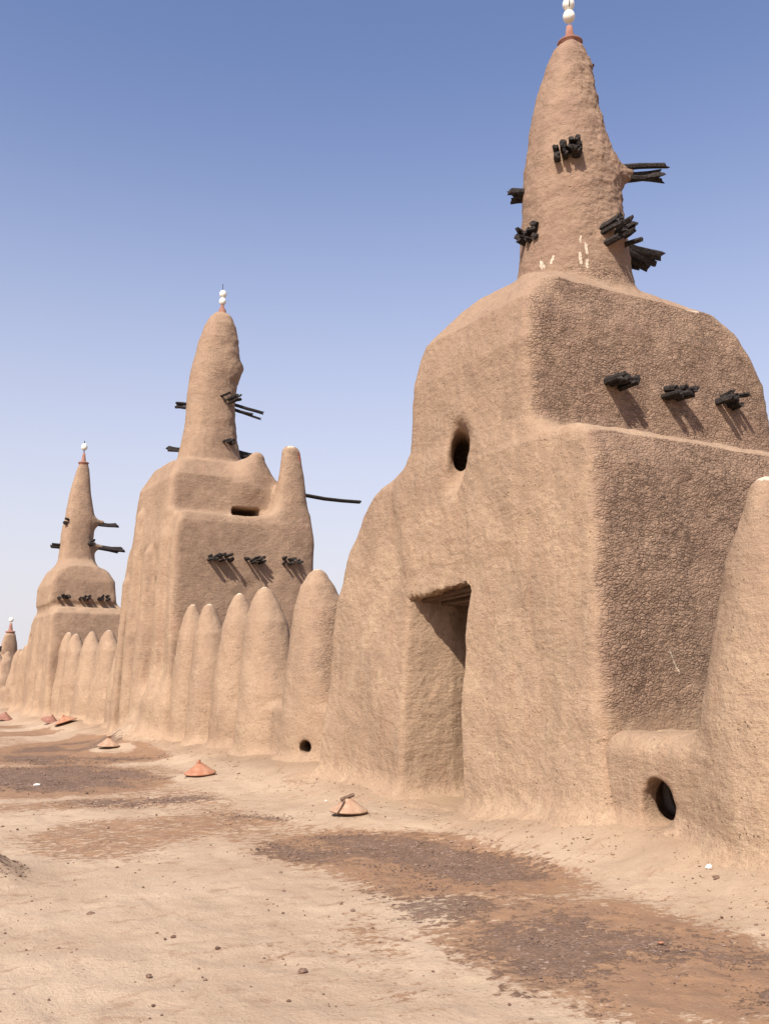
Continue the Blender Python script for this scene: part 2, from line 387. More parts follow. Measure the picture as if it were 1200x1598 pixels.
# ------------------------------------------------------------------ mud bodies
def mud_body(F, lo, hi, h, levels, loc, root, classify, whites=(), crackf=None, reds=(), amp=1.0, grain=1.0, weather=None, lumpy=None):
    """F in world coordinates. classify(P) -> (list of names, index array)"""
    shape = tuple(int(math.ceil((hi[i]-lo[i])/h))+1 for i in range(3))
    V, Q = surface_nets(F, lo, h, shape)
    for l in range(levels):
        V, Q = subdiv(V, Q)
        for _ in range(1):
            d = F(V[:, 0], V[:, 1], V[:, 2])
            g = grad(F, V, d0=d); n2 = np.maximum((g*g).sum(1), .2)
            V = V-np.clip(d/n2, -h, h)[:, None]*g
    x, y, z = V.T
    N = vert_normals(V, Q)
    # weather side: the faces towards -Y, fading out on tops of ledges
    w = fbm(x*.8, y*.8, z*.8, 3, 61)
    w2 = fbm(x*5, y*5, z*5, 3, 67)
    ck = ss(.25, .95, -N[:, 1]+.25*w+.35*w2)*ss(.85, .35, N[:, 2]+.3*w2)
    if crackf is not None: ck = crackf(x, y, z, N, ck, w)
    ck = np.clip(ck, 0, 1)
    # hand plastered undulation
    wt_ = ss(.10, .95, -N[:, 1]+.25*w+.25*w2)*ss(.75, .25, N[:, 2]+.25*w2)*.85  # near-side weathering; tops kept paler in colour so ledges read as a lit band
    if weather is not None: wt_ = weather(x, y, z, N, wt_, w)
    wt_ = np.clip(wt_, 0, 1)
    und = .034*fbm(x*.9, y*.9, z*.7, 2, 3)+.024*fbm(x*3.0, y*3.0, z*2.4, 3, 13)
    fin = .007*fbm(x*13, y*13, z*13, 3, 23)+ck*.006*fbm(x*9, y*9, z*16, 3, 29)+wt_*.003*fbm(x*18, y*18, z*24, 2, 37)
    if lumpy is not None: fin = fin+lumpy(x, y, z)*(.022*fbm(x*5, y*5, z*6, 3, 51)+.010*fbm(x*16, y*16, z*20, 2, 53))
    V = V+N*(und*amp+fin*grain)[:, None]
    wh = np.zeros(len(V))
    def onto(p):
        P = np.array([p], float)
        for _ in range(6):
            d_ = F(P[:, 0], P[:, 1], P[:, 2]); g_ = grad(F, P, d0=d_); P = P-g_*(d_/max(.2, float((g_*g_).sum())))[:, None]
        return P[0]
    for a, b_, r in whites:
        a, b_ = onto(a), onto(b_); r = r*.92
        wh = np.maximum(wh, ss(1.0, 0.0, (capsule(x, y, z, a, b_, 0, 0)-r*.2)/r))
    rd = np.zeros(len(V))
    for c, r in reds:
        rd = np.maximum(rd, ss(r, r*.7, np.sqrt((x-c[0])**2+(y-c[1])**2+(z-c[2])**2)+.03*vnoise(x*12, y*12, z*12)))
    # drop everything well under the ground
    fc = V[Q].mean(1)
    gz = G(fc[:, 0], fc[:, 1])
    Q = Q[fc[:, 2] > np.minimum(gz, 0.0)-.10]
    names, cid = classify(V[Q].mean(1))
    A = np.stack([ck, wh, rd, wt_], 1)
    made = {}
    L = np.array(loc)
    for i, nm in enumerate(names):
        q = Q[cid == i]
        if len(q) == 0: continue
        u, inv = np.unique(q, return_inverse=True)
        o = mesh_from(nm, V[u]-L, inv.reshape(q.shape), M_MUD, root, None, A[u])
        made[i] = o
    return made
def with_base(F, k=.22, drop=.02):
    def H(x, y, z):
        f = F(x, y, z); g = z-(G(x, y)-drop)
        u = smin(f, g, k)
        # keep only the skin near the body so that it fades into the ground sheet
        return np.maximum(u, f-.42)
    return H

# ---- tube / lathe helpers
def lathe(prof, n=28, c=(0, 0, 0), wob=0.0, seed=0):
    V = []; rr = random.Random(seed)
    ph = [rr.uniform(0, 6.28) for _ in range(3)]
    for r, z in prof:
        for k in range(n):
            a = 2*math.pi*k/n
            q = r*(1+wob*(math.sin(2*a+ph[0])+.6*math.sin(3*a+ph[1]+z*9)))
            V.append((c[0]+q*math.cos(a), c[1]+q*math.sin(a), c[2]+z))
    Q = []
    for i in range(len(prof)-1):
        for k in range(n):
            k2 = (k+1) % n
            Q.append((i*n+k, i*n+k2, (i+1)*n+k2, (i+1)*n+k))
    return np.array(V), np.array(Q)
def stick_geo(p, d, L, r, rr, n=7, jag=.12, seg=5):
    d = Vector(d).normalized(); a = d.orthogonal().normalized(); b = d.cross(a)
    a0 = rr.uniform(0, 6.28); rad = [r*rr.uniform(.75, 1.2) for _ in range(n)]
    bend = (a*rr.uniform(-1, 1)+b*rr.uniform(-1, 1))*L*.05
    V = []
    for i in range(seg+1):
        t = i/seg
        for k in range(n):
            an = a0+2*math.pi*k/n
            ext = rr.uniform(-jag, jag)*L*.5 if i == seg else 0
            q = rad[k]*(1-.12*t)*rr.uniform(.93, 1.07)
            v = Vector(p)+d*(L*t+ext)+bend*math.sin(t*3.14)+(a*math.cos(an)+b*math.sin(an))*q
            V.append(tuple(v))
    Q = []
    for i in range(seg):
        for k in range(n):
            k2 = (k+1) % n; Q.append((i*n+k, i*n+k2, (i+1)*n+k2, (i+1)*n+k))
    for base, fl in ((0, True), (seg*n, False)):
        V.append(tuple(np.mean(V[base:base+n], 0))); c = len(V)-1
        for k in range(n):
            k2 = (k+1) % n
            Q.append((base+k2, base+k, c, c) if fl else (base+k, base+k2, c, c))
    return V, Q
def poly_mesh(name, V, Q, mat, parent=None, smooth=False):
    me = bpy.data.meshes.new(name)
    fs = [tuple(dict.fromkeys(int(i) for i in f)) for f in Q]
    me.from_pydata([tuple(map(float, v)) for v in V], [], fs); me.update()
    for p in me.polygons: p.use_smooth = smooth
    me.materials.append(mat)
    o = bpy.data.objects.new(name, me); COL.objects.link(o)
    if parent: o.parent = parent
    return o
def bundle(root, p, d, L, n, spread, r, seed, fine=True, rows=2, embed=.30):
    """a bundle of rough palm-wood beams built into the mud; p is the point on the wall, world"""
    rr = random.Random(seed); d = Vector(d).normalized(); r = r*(1.28 if root.name == 'mud_tower' else .92)
    side = d.cross(Vector((0, 0, 1))).normalized(); up = side.cross(d)
    loc = Vector(p)-root.location
    if fine:
        bo = bpy.data.objects.new('beam_bundle', None); COL.objects.link(bo); bo.parent = root; bo.location = loc
    VV, QQ = [], []
    cols = int(math.ceil(n/rows))
    for i in range(n):
        c_, r_ = i % cols, i//cols
        t = (c_-(cols-1)/2)/max(1, (cols-1)/2)
        u = t*spread+rr.uniform(-.35, .35)*spread/cols+(r_ % 2)*spread*.3/cols
        v = (r_-(rows-1)/2)*r*1.75+rr.uniform(-.5, .5)*r
        li = L*rr.uniform(.70, 1.12)
        dd = d+side*(t*.05+rr.uniform(-.045, .045))+up*rr.uniform(-.04, .04)
        s = side*u+up*v-d*embed
        if fine:
            V, Q = stick_geo(s, dd, li+embed, r*rr.uniform(.75, 1.2), rr)
            poly_mesh('beam', V, Q, M_WOOD, bo)
        else:
            V, Q = stick_geo(s+loc, dd, li+embed, r*rr.uniform(.8, 1.2), rr, n=6, seg=3)
            off = len(VV); VV += V; QQ += [tuple(k+off for k in f) for f in Q]
    if not fine: poly_mesh('beam_bundle', VV, QQ, M_WOOD, root)
def uv_egg(name, c, r, hz, mat, parent, n=20):
    prof = []
    for i in range(13):
        a = -math.pi/2+math.pi*i/12
        prof.append((max(.0005, r*math.cos(a)*(1-.06*math.sin(a))), hz*math.sin(a)))
    V, Q = lathe(prof, n, c)
    return poly_mesh(name, V, Q, mat, parent, True)
def torus_arc(c, R, r, n=28, tilt=None, a0=0, a1=6.2832):
    V, Q = [], []; m = 6
    closed = abs(a1-a0-6.2832) < .01
    for i in range(n if closed else n+1):
        a = a0+(a1-a0)*i/n
        e = Vector((math.cos(a), 0, math.sin(a))); f = Vector((0, 1, 0))
        for k in range(m):
            b = 2*math.pi*k/m
            v = e*(R+r*math.cos(b))+f*(r*math.sin(b))
            if tilt: v.rotate(tilt)
            V.append(tuple(v+Vector(c)))
    N = n if closed else n
    for i in range(N):
        j = (i+1) % n if closed else i+1
        for k in range(m):
            k2 = (k+1) % m; Q.append((i*m+k, j*m+k, j*m+k2, i*m+k2))
    return V, Q

# =================================================================== GROUND
print('ground')
def axis(a, b, f):
    out = [a]
    while out[-1] < b: out.append(out[-1]+f(out[-1]))
    return out
xs = np.array([-1500, -600, -250, -100, -40, -18, -9, -5, -3, -1.8, -1, -.4]+list(axis(0.0, 7.2, lambda v: .024 if v > .8 else .05))+[7.4, 7.8, 8.5, 9.5, 11, 14, 20, 35, 70, 160, 400, 1500])
ys = np.array([-1500, -600, -250, -100, -40, -18, -9, -4, -2, -.5, .6, 1.4, 2.0]+list(axis(2.4, 60, lambda v: max(.02, .0046*v)))+[64, 70, 80, 100, 140, 220, 400, 1500])
gx, gy = np.meshgrid(xs, ys, indexing='ij')
x = gx.ravel(); y = gy.ravel()
far = (x > -3) & (x < 12) & (y > 0) & (y < 62)
z = np.zeros(len(x)); z[far] = G(x[far], y[far])
z[far] += .0045*fbm(x[far]*12, y[far]*12, 0*x[far], 3, 77)+.011*fbm(x[far]*4.5, y[far]*4.5, 0*x[far], 2, 79)
z[(x > 7.9)] = 0
GRAVEL = [
 [(3.5, 5.95), (4.3, 5.8), (4.5, 5.3), (3.8, 5.2), (3.3, 5.5)],
 [(3.35, 8.3), (4.0, 8.6), (4.6, 8.55), (5.05, 7.9), (5.15, 6.9), (4.98, 6.05), (4.1, 5.85), (3.6, 6.2), (3.7, 7.1)],
 [(3.30, 4.9), (3.9, 5.3), (4.5, 5.25), (4.75, 4.5), (4.6, 3.95), (4.05, 3.7), (3.3, 3.8), (3.05, 4.2)],
 [(3.95, 3.55), (4.35, 3.75), (4.6, 3.3), (4.1, 3.05), (3.8, 3.2)],
 [(1.2, 17.0), (2.6, 17.3), (3.9, 17.1), (4.55, 15.6), (4.35, 13.9), (3.3, 13.1), (2.4, 13.8), (1.2, 14.4)],
 [(2.9, 19.9), (3.8, 21.4), (4.8, 22.8), (6.0, 21.6), (6.15, 20.6), (5.5, 20.3), (4.5, 20.0), (4.2, 18.9), (4.9, 18.2), (5.4, 17.6), (4.2, 17.2), (3.2, 17.5)],
 [(2.6, 12.3), (4.3, 12.2), (4.5, 11.7), (3.2, 11.6)],
 [(3.9, 10.6), (4.4, 10.5), (4.45, 9.9), (3.7, 9.8)]]
BROWN = [
 [(3.2, 8.4), (4.0, 8.9), (4.75, 8.95), (5.35, 8.1), (5.40, 6.7), (5.15, 5.55), (4.3, 5.4), (3.5, 5.9)],
 [(3.0, 5.1), (3.9, 5.9), (4.7, 5.6), (5.1, 5.2), (4.95, 4.1), (4.7, 3.2), (4.0, 2.9), (3.1, 3.4), (2.9, 4.2)],
 [(1.1, 17.6), (4.1, 17.6), (4.8, 15.6), (4.55, 13.4), (3.2, 12.6), (1.0, 13.4)],
 [(1.9, 20.0), (3.8, 23), (5.4, 24.6), (6.3, 21.6), (6.3, 20.2), (5.6, 17.2), (4.2, 16.9), (2.5, 17.7)],
 [(3.4, 25.4), (5.0, 25.6), (6.6, 27.3), (5.2, 27.6), (3.6, 28.4)],
 [(3.6, 29.5), (5.0, 29.2), (5.4, 31.0), (4.2, 31.4)],
 [(1.4, 12.6), (2.9, 12.8), (4.6, 12.4), (4.7, 11.4), (3.2, 11.3), (1.5, 11.6)],
 [(1.5, 10.0), (2.4, 11.0), (4.2, 10.9), (4.6, 10.2), (4.7, 9.4), (3.2, 8.9), (2.2, 8.3), (1.5, 8.9)]]
wx = x+.22*fbm(x*1.3, y*1.0, 0*x, 4, 41); wy = y+.30*fbm(x*1.3, y*1.0, 0*x+9, 4, 43)
gv = np.zeros(len(x)); bv = np.zeros(len(x))
w = np.where(far)[0]
for P_ in GRAVEL: gv[w] = np.maximum(gv[w], ss(.34, -.34, poly(wx[w], wy[w], P_)))
for i, P_ in enumerate(BROWN):
    bv[w] = np.maximum(bv[w], (1.0 if i < 6 else .74)*ss(.40, -.50, poly(wx[w], wy[w], P_)))
bv[w] = np.maximum(bv[w], .60*ss(-.25, .25, fbm(x[w]*.8, y[w]*.45, 0*w, 3, 90))*ss(1.4, 2.6, x[w]+.08*(9-y[w])*0)*ss(5.5, 4.9, x[w]))
lidm = np.zeros(len(x))
for lx, ly in LIDS: lidm = np.maximum(lidm, np.exp(-(((x-lx-.05)/.42)**2+((y-ly+.1)/.62)**2)))
gv *= 1-ss(.25, .6, lidm); bv *= 1-ss(.2, .6, lidm)
edge = ss(5.75, 5.15, x+.12*fbm(x*2, y*2, 0*x, 3, 8)); edge = np.maximum(edge, (y > 17)*ss(5.95, 5.45, x)*ss(.26, .16, z))
gv *= edge; bv *= edge
hole = fbm(x*1.5, y*1.05, 0*x, 4, 101); gv *= .25+.75*ss(-.32, .02, hole)
pile = np.exp(-(((x-1.12)/.36)**2+((y-8.25)/.52)**2)); gv = np.maximum(gv, .55*ss(.3, .8, pile))
wall = ss(5.2, 6.1, x)
nx_, ny_ = len(xs), len(ys)
I = np.arange(nx_*ny_).reshape(nx_, ny_)
Q = np.stack([I[:-1, :-1], I[1:, :-1], I[1:, 1:], I[:-1, 1:]], -1).reshape(-1, 4)
V = np.stack([x, y, z], 1)
g_o = mesh_from('ground', V, Q, M_GRD, None, None, np.stack([gv, bv, wall], 1))
g_o['kind'] = 'structure'; g_o['label'] = 'pale beaten earth roof terrace with brown and grey gravel stains'

# =================================================================== TOWER 1 (near)
print('tower 1')
SLOT = [(5.0, 5.45), (6.0, 5.82), (7.4, 6.60), (7.2, 7.0), (6.2, 6.20), (5.9, 6.16), (5.0, 6.5)]
def slot_cut(x, y, z, pl=SLOT, z0=.12, z1=.68):
    return smax(poly(x, y, pl), smax(z-z1, z0-z, .02), .22)
def t1(x, y, z):
    lo_ = smax(poly(y, z, [(6.50, -1), (6.58, 1), (6.70, 3.55), (6.80, 3.88), (7.1, 4.02), (7.5, 4.08), (10.5, 4.16), (10.85, 4.02), (11.3, 3.75), (11.72, 3.2), (12.0, 2.4), (12.2, .8), (12.3, -1)]),
               poly(x, z, [(5.90, -1), (5.97, 1), (6.08, 3.0), (6.12, 3.9), (6.3, 4.5), (10.2, 4.5), (10.3, -1)]), .16)
    up_ = smax(poly(y, z, [(7.9, 2.8), (7.60, 4), (7.68, 5.4), (7.82, 5.92), (8.3, 6.26), (9.0, 6.36), (9.55, 6.18), (9.95, 5.78), (10.14, 5.2), (10.24, 4.3), (10.4, 3.7), (10.1, 2.8)]),
               poly(x, z, [(6.15, 2.8), (6.14, 4.1), (6.15, 5.1), (6.24, 5.62), (6.62, 6.10), (7.2, 6.40), (7.9, 6.48), (8.5, 6.38), (9.1, 6.12), (9.6, 5.70), (9.9, 5.1), (10.0, 4.2), (10, 2.8)]), .22)
    b = smin(lo_, up_, .20)
    sp = shaft(x, y, z, [(6.0, 7.90, 8.92, .78, .78), (6.45, 7.90, 8.91, .70, .70), (7.0, 7.88, 8.9, .63, .63), (7.5, 7.87, 8.9, .60, .61), (8.0, 7.87, 8.9, .56, .58), (8.4, 7.85, 8.9, .485, .50), (8.75, 7.85, 8.9, .42, .435), (9.1, 7.86, 8.9, .345, .36), (9.5, 7.91, 8.9, .26, .26), (9.72, 7.93, 8.9, .185, .185), (9.82, 7.95, 8.9, .15, .15)], 2.25)
    b = smin(b, sp, .09)
    b = smin(b, capsule(x, y, z, (8.10, 8.70, 7.84), (8.46, 8.49, 7.93), .27, .085), .20)     # boss round the side beam
    b = smin(b, capsule(x, y, z, (8.25, 8.88, 7.00), (8.58, 8.86, 7.05), .24, .12), .15)
    b = smin(b, capsule(x, y, z, (7.95, 8.5, 6.80), (7.97, 8.28, 6.84), .22, .13), .10)
    # doorway
    dr = np.maximum(poly(x, y, [(5.0, 8.74), (9.3, 8.80), (9.3, 9.86), (6.6, 9.87), (6.2, 9.95), (5.9, 10.05), (5.0, 10.4)]),
                    poly(y, z, [(8.72, -.02), (8.82, 1.2), (8.76, 2.44), (8.79, 2.52), (9.3, 2.48), (11, 2.38), (11, -.1), (9.6, -.05)])+(.022*fbm(x*9, y*9, z*0, 3, 71)+.022*fbm(x*28, y*28, z*0, 2, 72))*ss(2.0, 2.3, z))
    b = smax(b, -dr, .06)
    # spouted window niche
    nu = (x-6.05)*.80-(y-8.86)*.60; nt_ = (x-6.05)*.60+(y-8.86)*.80; zz = z-4.13-.25*nu
    nc = smax((np.hypot(nu/.10, zz/(.21+.02*nt_))-1)*.10, nt_-1.25, .05)
    sc = np.minimum(capsule(x, y, z, (6.26, 9.05, 4.0), (5.74, 9.16, 3.50), .11, .22), capsule(x, y, z, (6.18, 9.10, 4.0), (6.06, 9.06, 4.35), .10, .12))
    b = smax(b, -smin(nc, sc, .12), .09)
    b = smin(b, capsule(x, y, z, (6.20, 6.80, -.4), (6.34, 6.95, 1.0), .42, .16), .45)
    b = smax(b, -slot_cut(x, y, z), .05)
    return b
def t1_class(P):
    x, y, z = P.T
    names = ['tower_base', 'upper_tier', 'spire', 'doorway', 'window_niche']
    i = np.zeros(len(P), int)
    i[(z > 4.10) & (y > 7.3) & (y < 10.4)] = 1
    i[(z > 6.36) & (np.hypot(x-7.93, y-8.9) < 1.45)] = 2
    i[(z > 7.2)] = 2
    i[(y > 8.70) & (y < 10.02) & (x > 6.16) & (x < 9.5) & (z < 2.6)] = 3
    i[(y > 8.66) & (y < 11.3) & (z > 3.55) & (z < 4.6) & (x > 6.24) & (x < 7.9)] = 4
    return names, i
T1L = (6.2, 9.2, 0)
T1 = thing('mud_tower', 'nearest, largest mud tower with a dark doorway, a niche and two eggs on its spire', 'tower', T1L)
WH1 = [(a_, b_, r_) for a_, b_, r_ in [((7.26, 8.7, 6.46), (7.25, 8.75, 6.54), .035), ((7.23, 8.86, 6.43), (7.23, 8.91, 6.41), .03), ((7.31, 8.58, 6.55), (7.29, 8.61, 6.48), .028),
       ((7.52, 8.35, 6.78), (7.51, 8.35, 6.71), .022), ((7.57, 8.32, 6.67), (7.57, 8.32, 6.55), .028), ((7.5, 8.36, 6.55), (7.51, 8.36, 6.41), .03), ((7.57, 8.32, 6.45), (7.56, 8.32, 6.36), .03),
       ((7.24, 8.76, 6.5), (7.25, 8.73, 6.45), .02), ((7.56, 8.32, 6.61), (7.56, 8.32, 6.69), .02), ((8.7, 7.75, 5.95), (8.9, 7.75, 5.93), .03), ((6.9, 6.65, 1.75), (7.0, 6.65, 1.55), .016)]]
def ck1(x, y, z, N, ck, w):
    ck = ck*(1-.7*ss(6.3, 6.55, z))
    ck = np.maximum(ck, .55*ss(6.9, 7.4, z)*ss(-.1, .5, N[:, 0]))
    ck = ck*ss(1.0, 1.35, z+.1*w)
    ins = ss(10.9, 10.6, y)*ss(8.3, 8.5, y)*ss(2.95, 2.75, z)+ss(.6, .4, np.abs(y-9.0))*ss(3.0, 3.3, z)*ss(4.9, 4.7, z)
    return ck*(1-.93*np.clip(ins, 0, 1))
def wt1(x, y, z, N, wt_, w):
    ins = ss(10.9, 10.6, y)*ss(8.3, 8.5, y)*ss(2.95, 2.75, z)+ss(.6, .4, np.abs(y-9.0))*ss(3.0, 3.3, z)*ss(4.9, 4.7, z)
    wt_ = wt_*ss(1.0, 1.4, z+.1*w)*(1-.75*np.clip(ins, 0, 1))
    wt_ = np.maximum(wt_, .42*ss(2.8, 5.0, z+.8*w)); return np.maximum(wt_, .95*ss(6.32, 6.5, z+.12*w))
mud_body(with_base(t1, .24), (5.1, 5.7, -.35), (10.6, 12.95, 10.15), .055, 2, T1L, T1, t1_class, WH1, ck1, weather=wt1, lumpy=lambda x, y, z: 1.25*ss(6.3, 6.8, z)*ss(-.5, .6, (x-7.9)-(y-8.9)*.5)+.4*ss(6.3, 6.8, z))
# beams
bundle(T1, (7.44, 8.43, 7.94), (-.66, -.74, .02), .14, 10, .115, .036, 3, rows=3)
bundle(T1, (8.42, 8.51, 7.93), (.82, -.46, .05), .62, 4, .016, .040, 4, rows=2)
bundle(T1, (7.38, 9.26, 7.72), (-.75, .62, .06), .17, 5, .08, .030, 5)
bundle(T1, (7.24, 8.96, 6.99), (-.95, -.30, .0), .12, 9, .10, .034, 6, rows=3)
bundle(T1, (7.95, 8.26, 6.84), (.10, -.97, .04), .30, 9, .13, .038, 7, rows=3)
bundle(T1, (8.52, 8.86, 7.05), (.97, -.08, -.10), .68, 6, .09, .046, 8)
for k, (bx, bz) in enumerate(((7.30, 4.72), (8.14, 4.71), (9.06, 4.76))):
    bundle(T1, (bx, 7.68, bz), (.03, -1, .02), .27, 7, .115, .034, 20+k)
bundle(T1, (9.80, 8.3, 5.62), (1, -.1, -.03), .30, 3, .06, .035, 31, rows=1)
# lintel of rough sticks under the head of the door
VV, QQ = [], []; rr = random.Random(5)
for k in range(7):
    V_, Q_ = stick_geo((6.22+k*.085-T1L[0], 8.62-T1L[1], 2.485-T1L[2]+rr.uniform(-.012, .012)), (0, 1, -.06), 1.42, .034, rr, n=6, jag=.02)
    off = len(VV); VV += V_; QQ += [tuple(i+off for i in f) for f in Q_]
poly_mesh('lintel', VV, QQ, M_STICK, T1)
def pot_rim(root, c, R, h, mat):
    V_, Q_ = lathe([(R*1.12, -h*2.2), (R*1.08, -h*1.3), (R*1.0, -h*.3), (R*1.22, -h*.12), (R*1.27, 0), (R*1.2, h*.12), (R*.6, h*.3), (R*.52, h*.6), (R*.40, h*1.3), (R*.30, h*2.2), (.001, h*2.25)], 26, c, .015)
    return poly_mesh('clay_cap', V_, Q_, mat, root, True)
cp = (7.95-T1L[0], 8.9-T1L[1], 9.93)
pot_rim(T1, (cp[0], cp[1], cp[2]-.06), .135, .115, M_TERRA_DULL)
uv_egg('egg', (cp[0], cp[1], cp[2]+.345), .082, .092, M_EGG, T1)
e2 = uv_egg('egg', (cp[0], cp[1], cp[2]+.525), .082, .092, M_EGG, T1)
from mathutils import Euler
V_, Q_ = torus_arc((cp[0], cp[1], cp[2]+.525), .084, .007, 32, Euler((0, 0, math.radians(-40+90+8))))
cz = poly_mesh('cord', V_, Q_, M_CORD, e2)
V_, Q_ = lathe([(.001, -.17), (.012, -.17), (.012, .03), (.001, .03)], 8, (cp[0], cp[1], cp[2]+.60)); poly_mesh('finial_rod', V_, Q_, M_CORD, T1)
# second pot rim showing through the mud on the weather side
V_, Q_ = torus_arc((7.95-T1L[0], 8.9-T1L[1], 9.60), .325, .022, 30, Euler((math.radians(90), 0, 0)), a0=-1.9, a1=.3)
poly_mesh('pot_rim', V_, Q_, M_TERRA_DULL, T1, True)

# =================================================================== TOWER 2 (middle)
print('tower 2')
def t2(x, y, z):
    lo_ = smax(poly(y, z, [(19.35, -1), (19.42, 2), (19.5, 4.75), (19.6, 4.98), (20.4, 5.1), (22.9, 5.0), (22.9, 4.7), (23.2, 4.3), (23.5, 3.3), (23.7, 1), (23.8, -1)]),
               poly(x, z, [(5.98, -1), (6.05, 2), (6.10, 4.4), (6.25, 5.05), (7.4, 5.02), (8.2, 5.0), (9.05, 4.95), (9.22, 4.3), (9.3, -1)]), .16)
    up_ = smax(poly(y, z, [(20.3, 4.3), (20.1, 5), (20.2, 5.9), (20.45, 6.3), (21.5, 6.55), (22.2, 6.45), (22.7, 6.0), (22.95, 5.3), (22.7, 4.3)]),
               poly(x, z, [(6.14, 3.8), (6.13, 5.0), (6.18, 5.8), (6.40, 6.3), (6.8, 6.48), (7.9, 6.48), (8.3, 6.40), (8.75, 5.9), (8.85, 5.5), (8.75, 5.1), (8.7, 4.3)]), .22)
    b = smin(lo_, up_, .2)
    b = smin(b, capsule(x, y, z, (8.10, 20.5, 5.8), (8.24, 20.36, 6.44), .50, .17), .40)
    # lopsided horn on the near corner
    hn = shaft(x, y, z, [(3.6, 8.78, 19.72, .42, .3), (4.6, 8.80, 19.72, .46, .32), (5.1, 8.83, 19.72, .42, .30), (5.6, 8.85, 19.72, .33, .27), (6.1, 8.84, 19.72, .26, .22), (6.5, 8.82, 19.72, .20, .18), (6.66, 8.81, 19.72, .15, .14)], 2.2)
    b = smin(b, hn, .40)
    sp = shaft(x, y, z, [(6.2, 7.50, 21.5, .82, .8), (6.7, 7.48, 21.5, .70, .68), (7.3, 7.49, 21.5, .61, .60), (7.9, 7.50, 21.5, .56, .57), (8.4, 7.53, 21.5, .57, .57), (8.8, 7.60, 21.5, .59, .57), (9.1, 7.62, 21.5, .54, .54), (9.5, 7.64, 21.5, .47, .48), (9.9, 7.66, 21.5, .36, .38), (10.12, 7.68, 21.5, .25, .26), (10.28, 7.71, 21.5, .12, .12)], 2.2)
    b = smin(b, sp, .14)
    b = smax(b, -rbox(x, y, z, (7.92, 20.3, 5.12), (.33, .55, .09), .06), .06)
    b = smin(b, capsule(x, y, z, (7.95, 21.3, 8.78), (8.12, 21.3, 8.86), .22, .05), .22)
    b = smax(b, -capsule(x, y, z, (8.15, 21.0, 7.1), (8.2, 21.0, 7.7), .12, .12), .2)
    # engaged columns on the front, grooves between them
    for cy, r, tz, cx in ((20.15, .40, 4.4, 6.22), (21.15, .46, 4.1, 6.18), (22.2, .42, 5.1, 6.22), (22.95, .38, 3.6, 6.18), (23.5, .28, 3.0, 6.25)):
        b = smin(b, capsule(x, y, z, (cx-.06, cy, -.5), (cx+.04, cy+.02, tz), r, r*.62), .10)
    for gy_, z0, z1 in ((20.66, .4, 3.45), (21.70, .4, 3.0), (22.62, .4, 2.85), (23.27, .2, 2.4)):
        b = smax(b, -capsule(x, y, z, (5.90, gy_, z0), (6.06, gy_, z1), .17, .14), .07)
    b = smax(b, -capsule(x, y, z, (5.86, 21.72, 4.2), (5.96, 21.7, 5.4), .12, .14), .12)
    b = smin(b, rbox(x, y, z, (6.45, 20.2, .45), (.6, .9, .75), .4), .4)
    return b
def t2_class(P):
    x, y, z = P.T
    names = ['tower_base', 'upper_tier', 'spire', 'horn']
    i = np.zeros(len(P), int)
    i[(z > 5.12) & (y > 19.98)] = 1
    i[(z > 6.62) & (np.hypot(x-7.5, y-21.5) < 1.3)] = 2
    i[(z > 5.0) & (y < 20.1) & (x > 8.2)] = 3
    i[z > 7.0] = 2
    return names, i
T2L = (6.3, 21.5, 0)
T2 = thing('mud_tower', 'tall middle mud tower with bent spire, ribbed front and a horn on its corner', 'tower', T2L)
def ck2(x, y, z, N, ck, w): return ck*ss(1.0, 1.5, z)*.45
def wt2(x, y, z, N, wt_, w): return np.maximum(.75*wt_*ss(1.0, 1.5, z), .42*ss(3.5, 6.5, z+w))
mud_body(with_base(t2, .3), (5.0, 18.7, -.35), (9.7, 25.0, 10.6), .075, 1, T2L, T2, t2_class,
         [((8.7, 19.6, 6.7), (8.8, 19.6, 6.72), .07), ((7.4, 20.15, 4.95), (7.5, 20.15, 4.95), .05), ((8.03, 21.2, 9.75), (8.06, 21.2, 9.65), .05)], ck2,
         reds=[((9.0, 19.60, 6.42), .13)], weather=wt2, lumpy=lambda x, y, z: ss(6.6, 7.2, z)*ss(7.4, 7.9, x))
bundle(T2, (6.88, 21.9, 7.9), (-.95, .25, .02), .12, 4, .05, .04, 41)
bundle(T2, (6.72, 21.9, 6.82), (-.95, .25, .05), .14, 4, .05, .04, 42)
bundle(T2, (7.74, 20.98, 7.95), (.30, -.95, .05), .34, 6, .12, .045, 43)
bundle(T2, (8.02, 21.35, 7.90), (.98, -.1, -.20), .68, 3, .05, .05, 44)
bundle(T2, (8.05, 21.45, 6.80), (.98, -.1, -.12), .62, 3, .06, .06, 45)
bundle(T2, (7.70, 20.88, 6.92), (.3, -.95, .0), .16, 5, .1, .045, 46)
for k, bx in enumerate((7.05, 7.84, 8.69)):
    bundle(T2, (bx, 19.46, 3.97), (.02, -1, .03), .30, 8, .16+.03*(k == 0), .040, 50+k)
bundle(T2, (9.15, 21.2, 4.2), (1, -.1, 0), .62, 4, .06, .06, 55)
rr = random.Random(9)
V_, Q_ = stick_geo((9.0-T2L[0], 21.6-T2L[1], 6.13), (1, -.02, -.085), 2.62, .052, rr, n=9, jag=.01); poly_mesh('wooden_spout', V_, Q_, M_WOOD, T2)
cp = (7.71-T2L[0], 21.5-T2L[1], 10.30)
V_, Q_ = lathe([(.10, -.05), (.09, .04), (.045, .12), (.03, .2), (.001, .2)], 14, cp); poly_mesh('clay_cap', V_, Q_, M_TERRA_DULL, T2, True)
uv_egg('egg', (cp[0], cp[1], cp[2]+.27), .085, .10, M_EGG, T2); uv_egg('egg', (cp[0]+.01, cp[1], cp[2]+.465), .088, .10, M_EGG, T2)
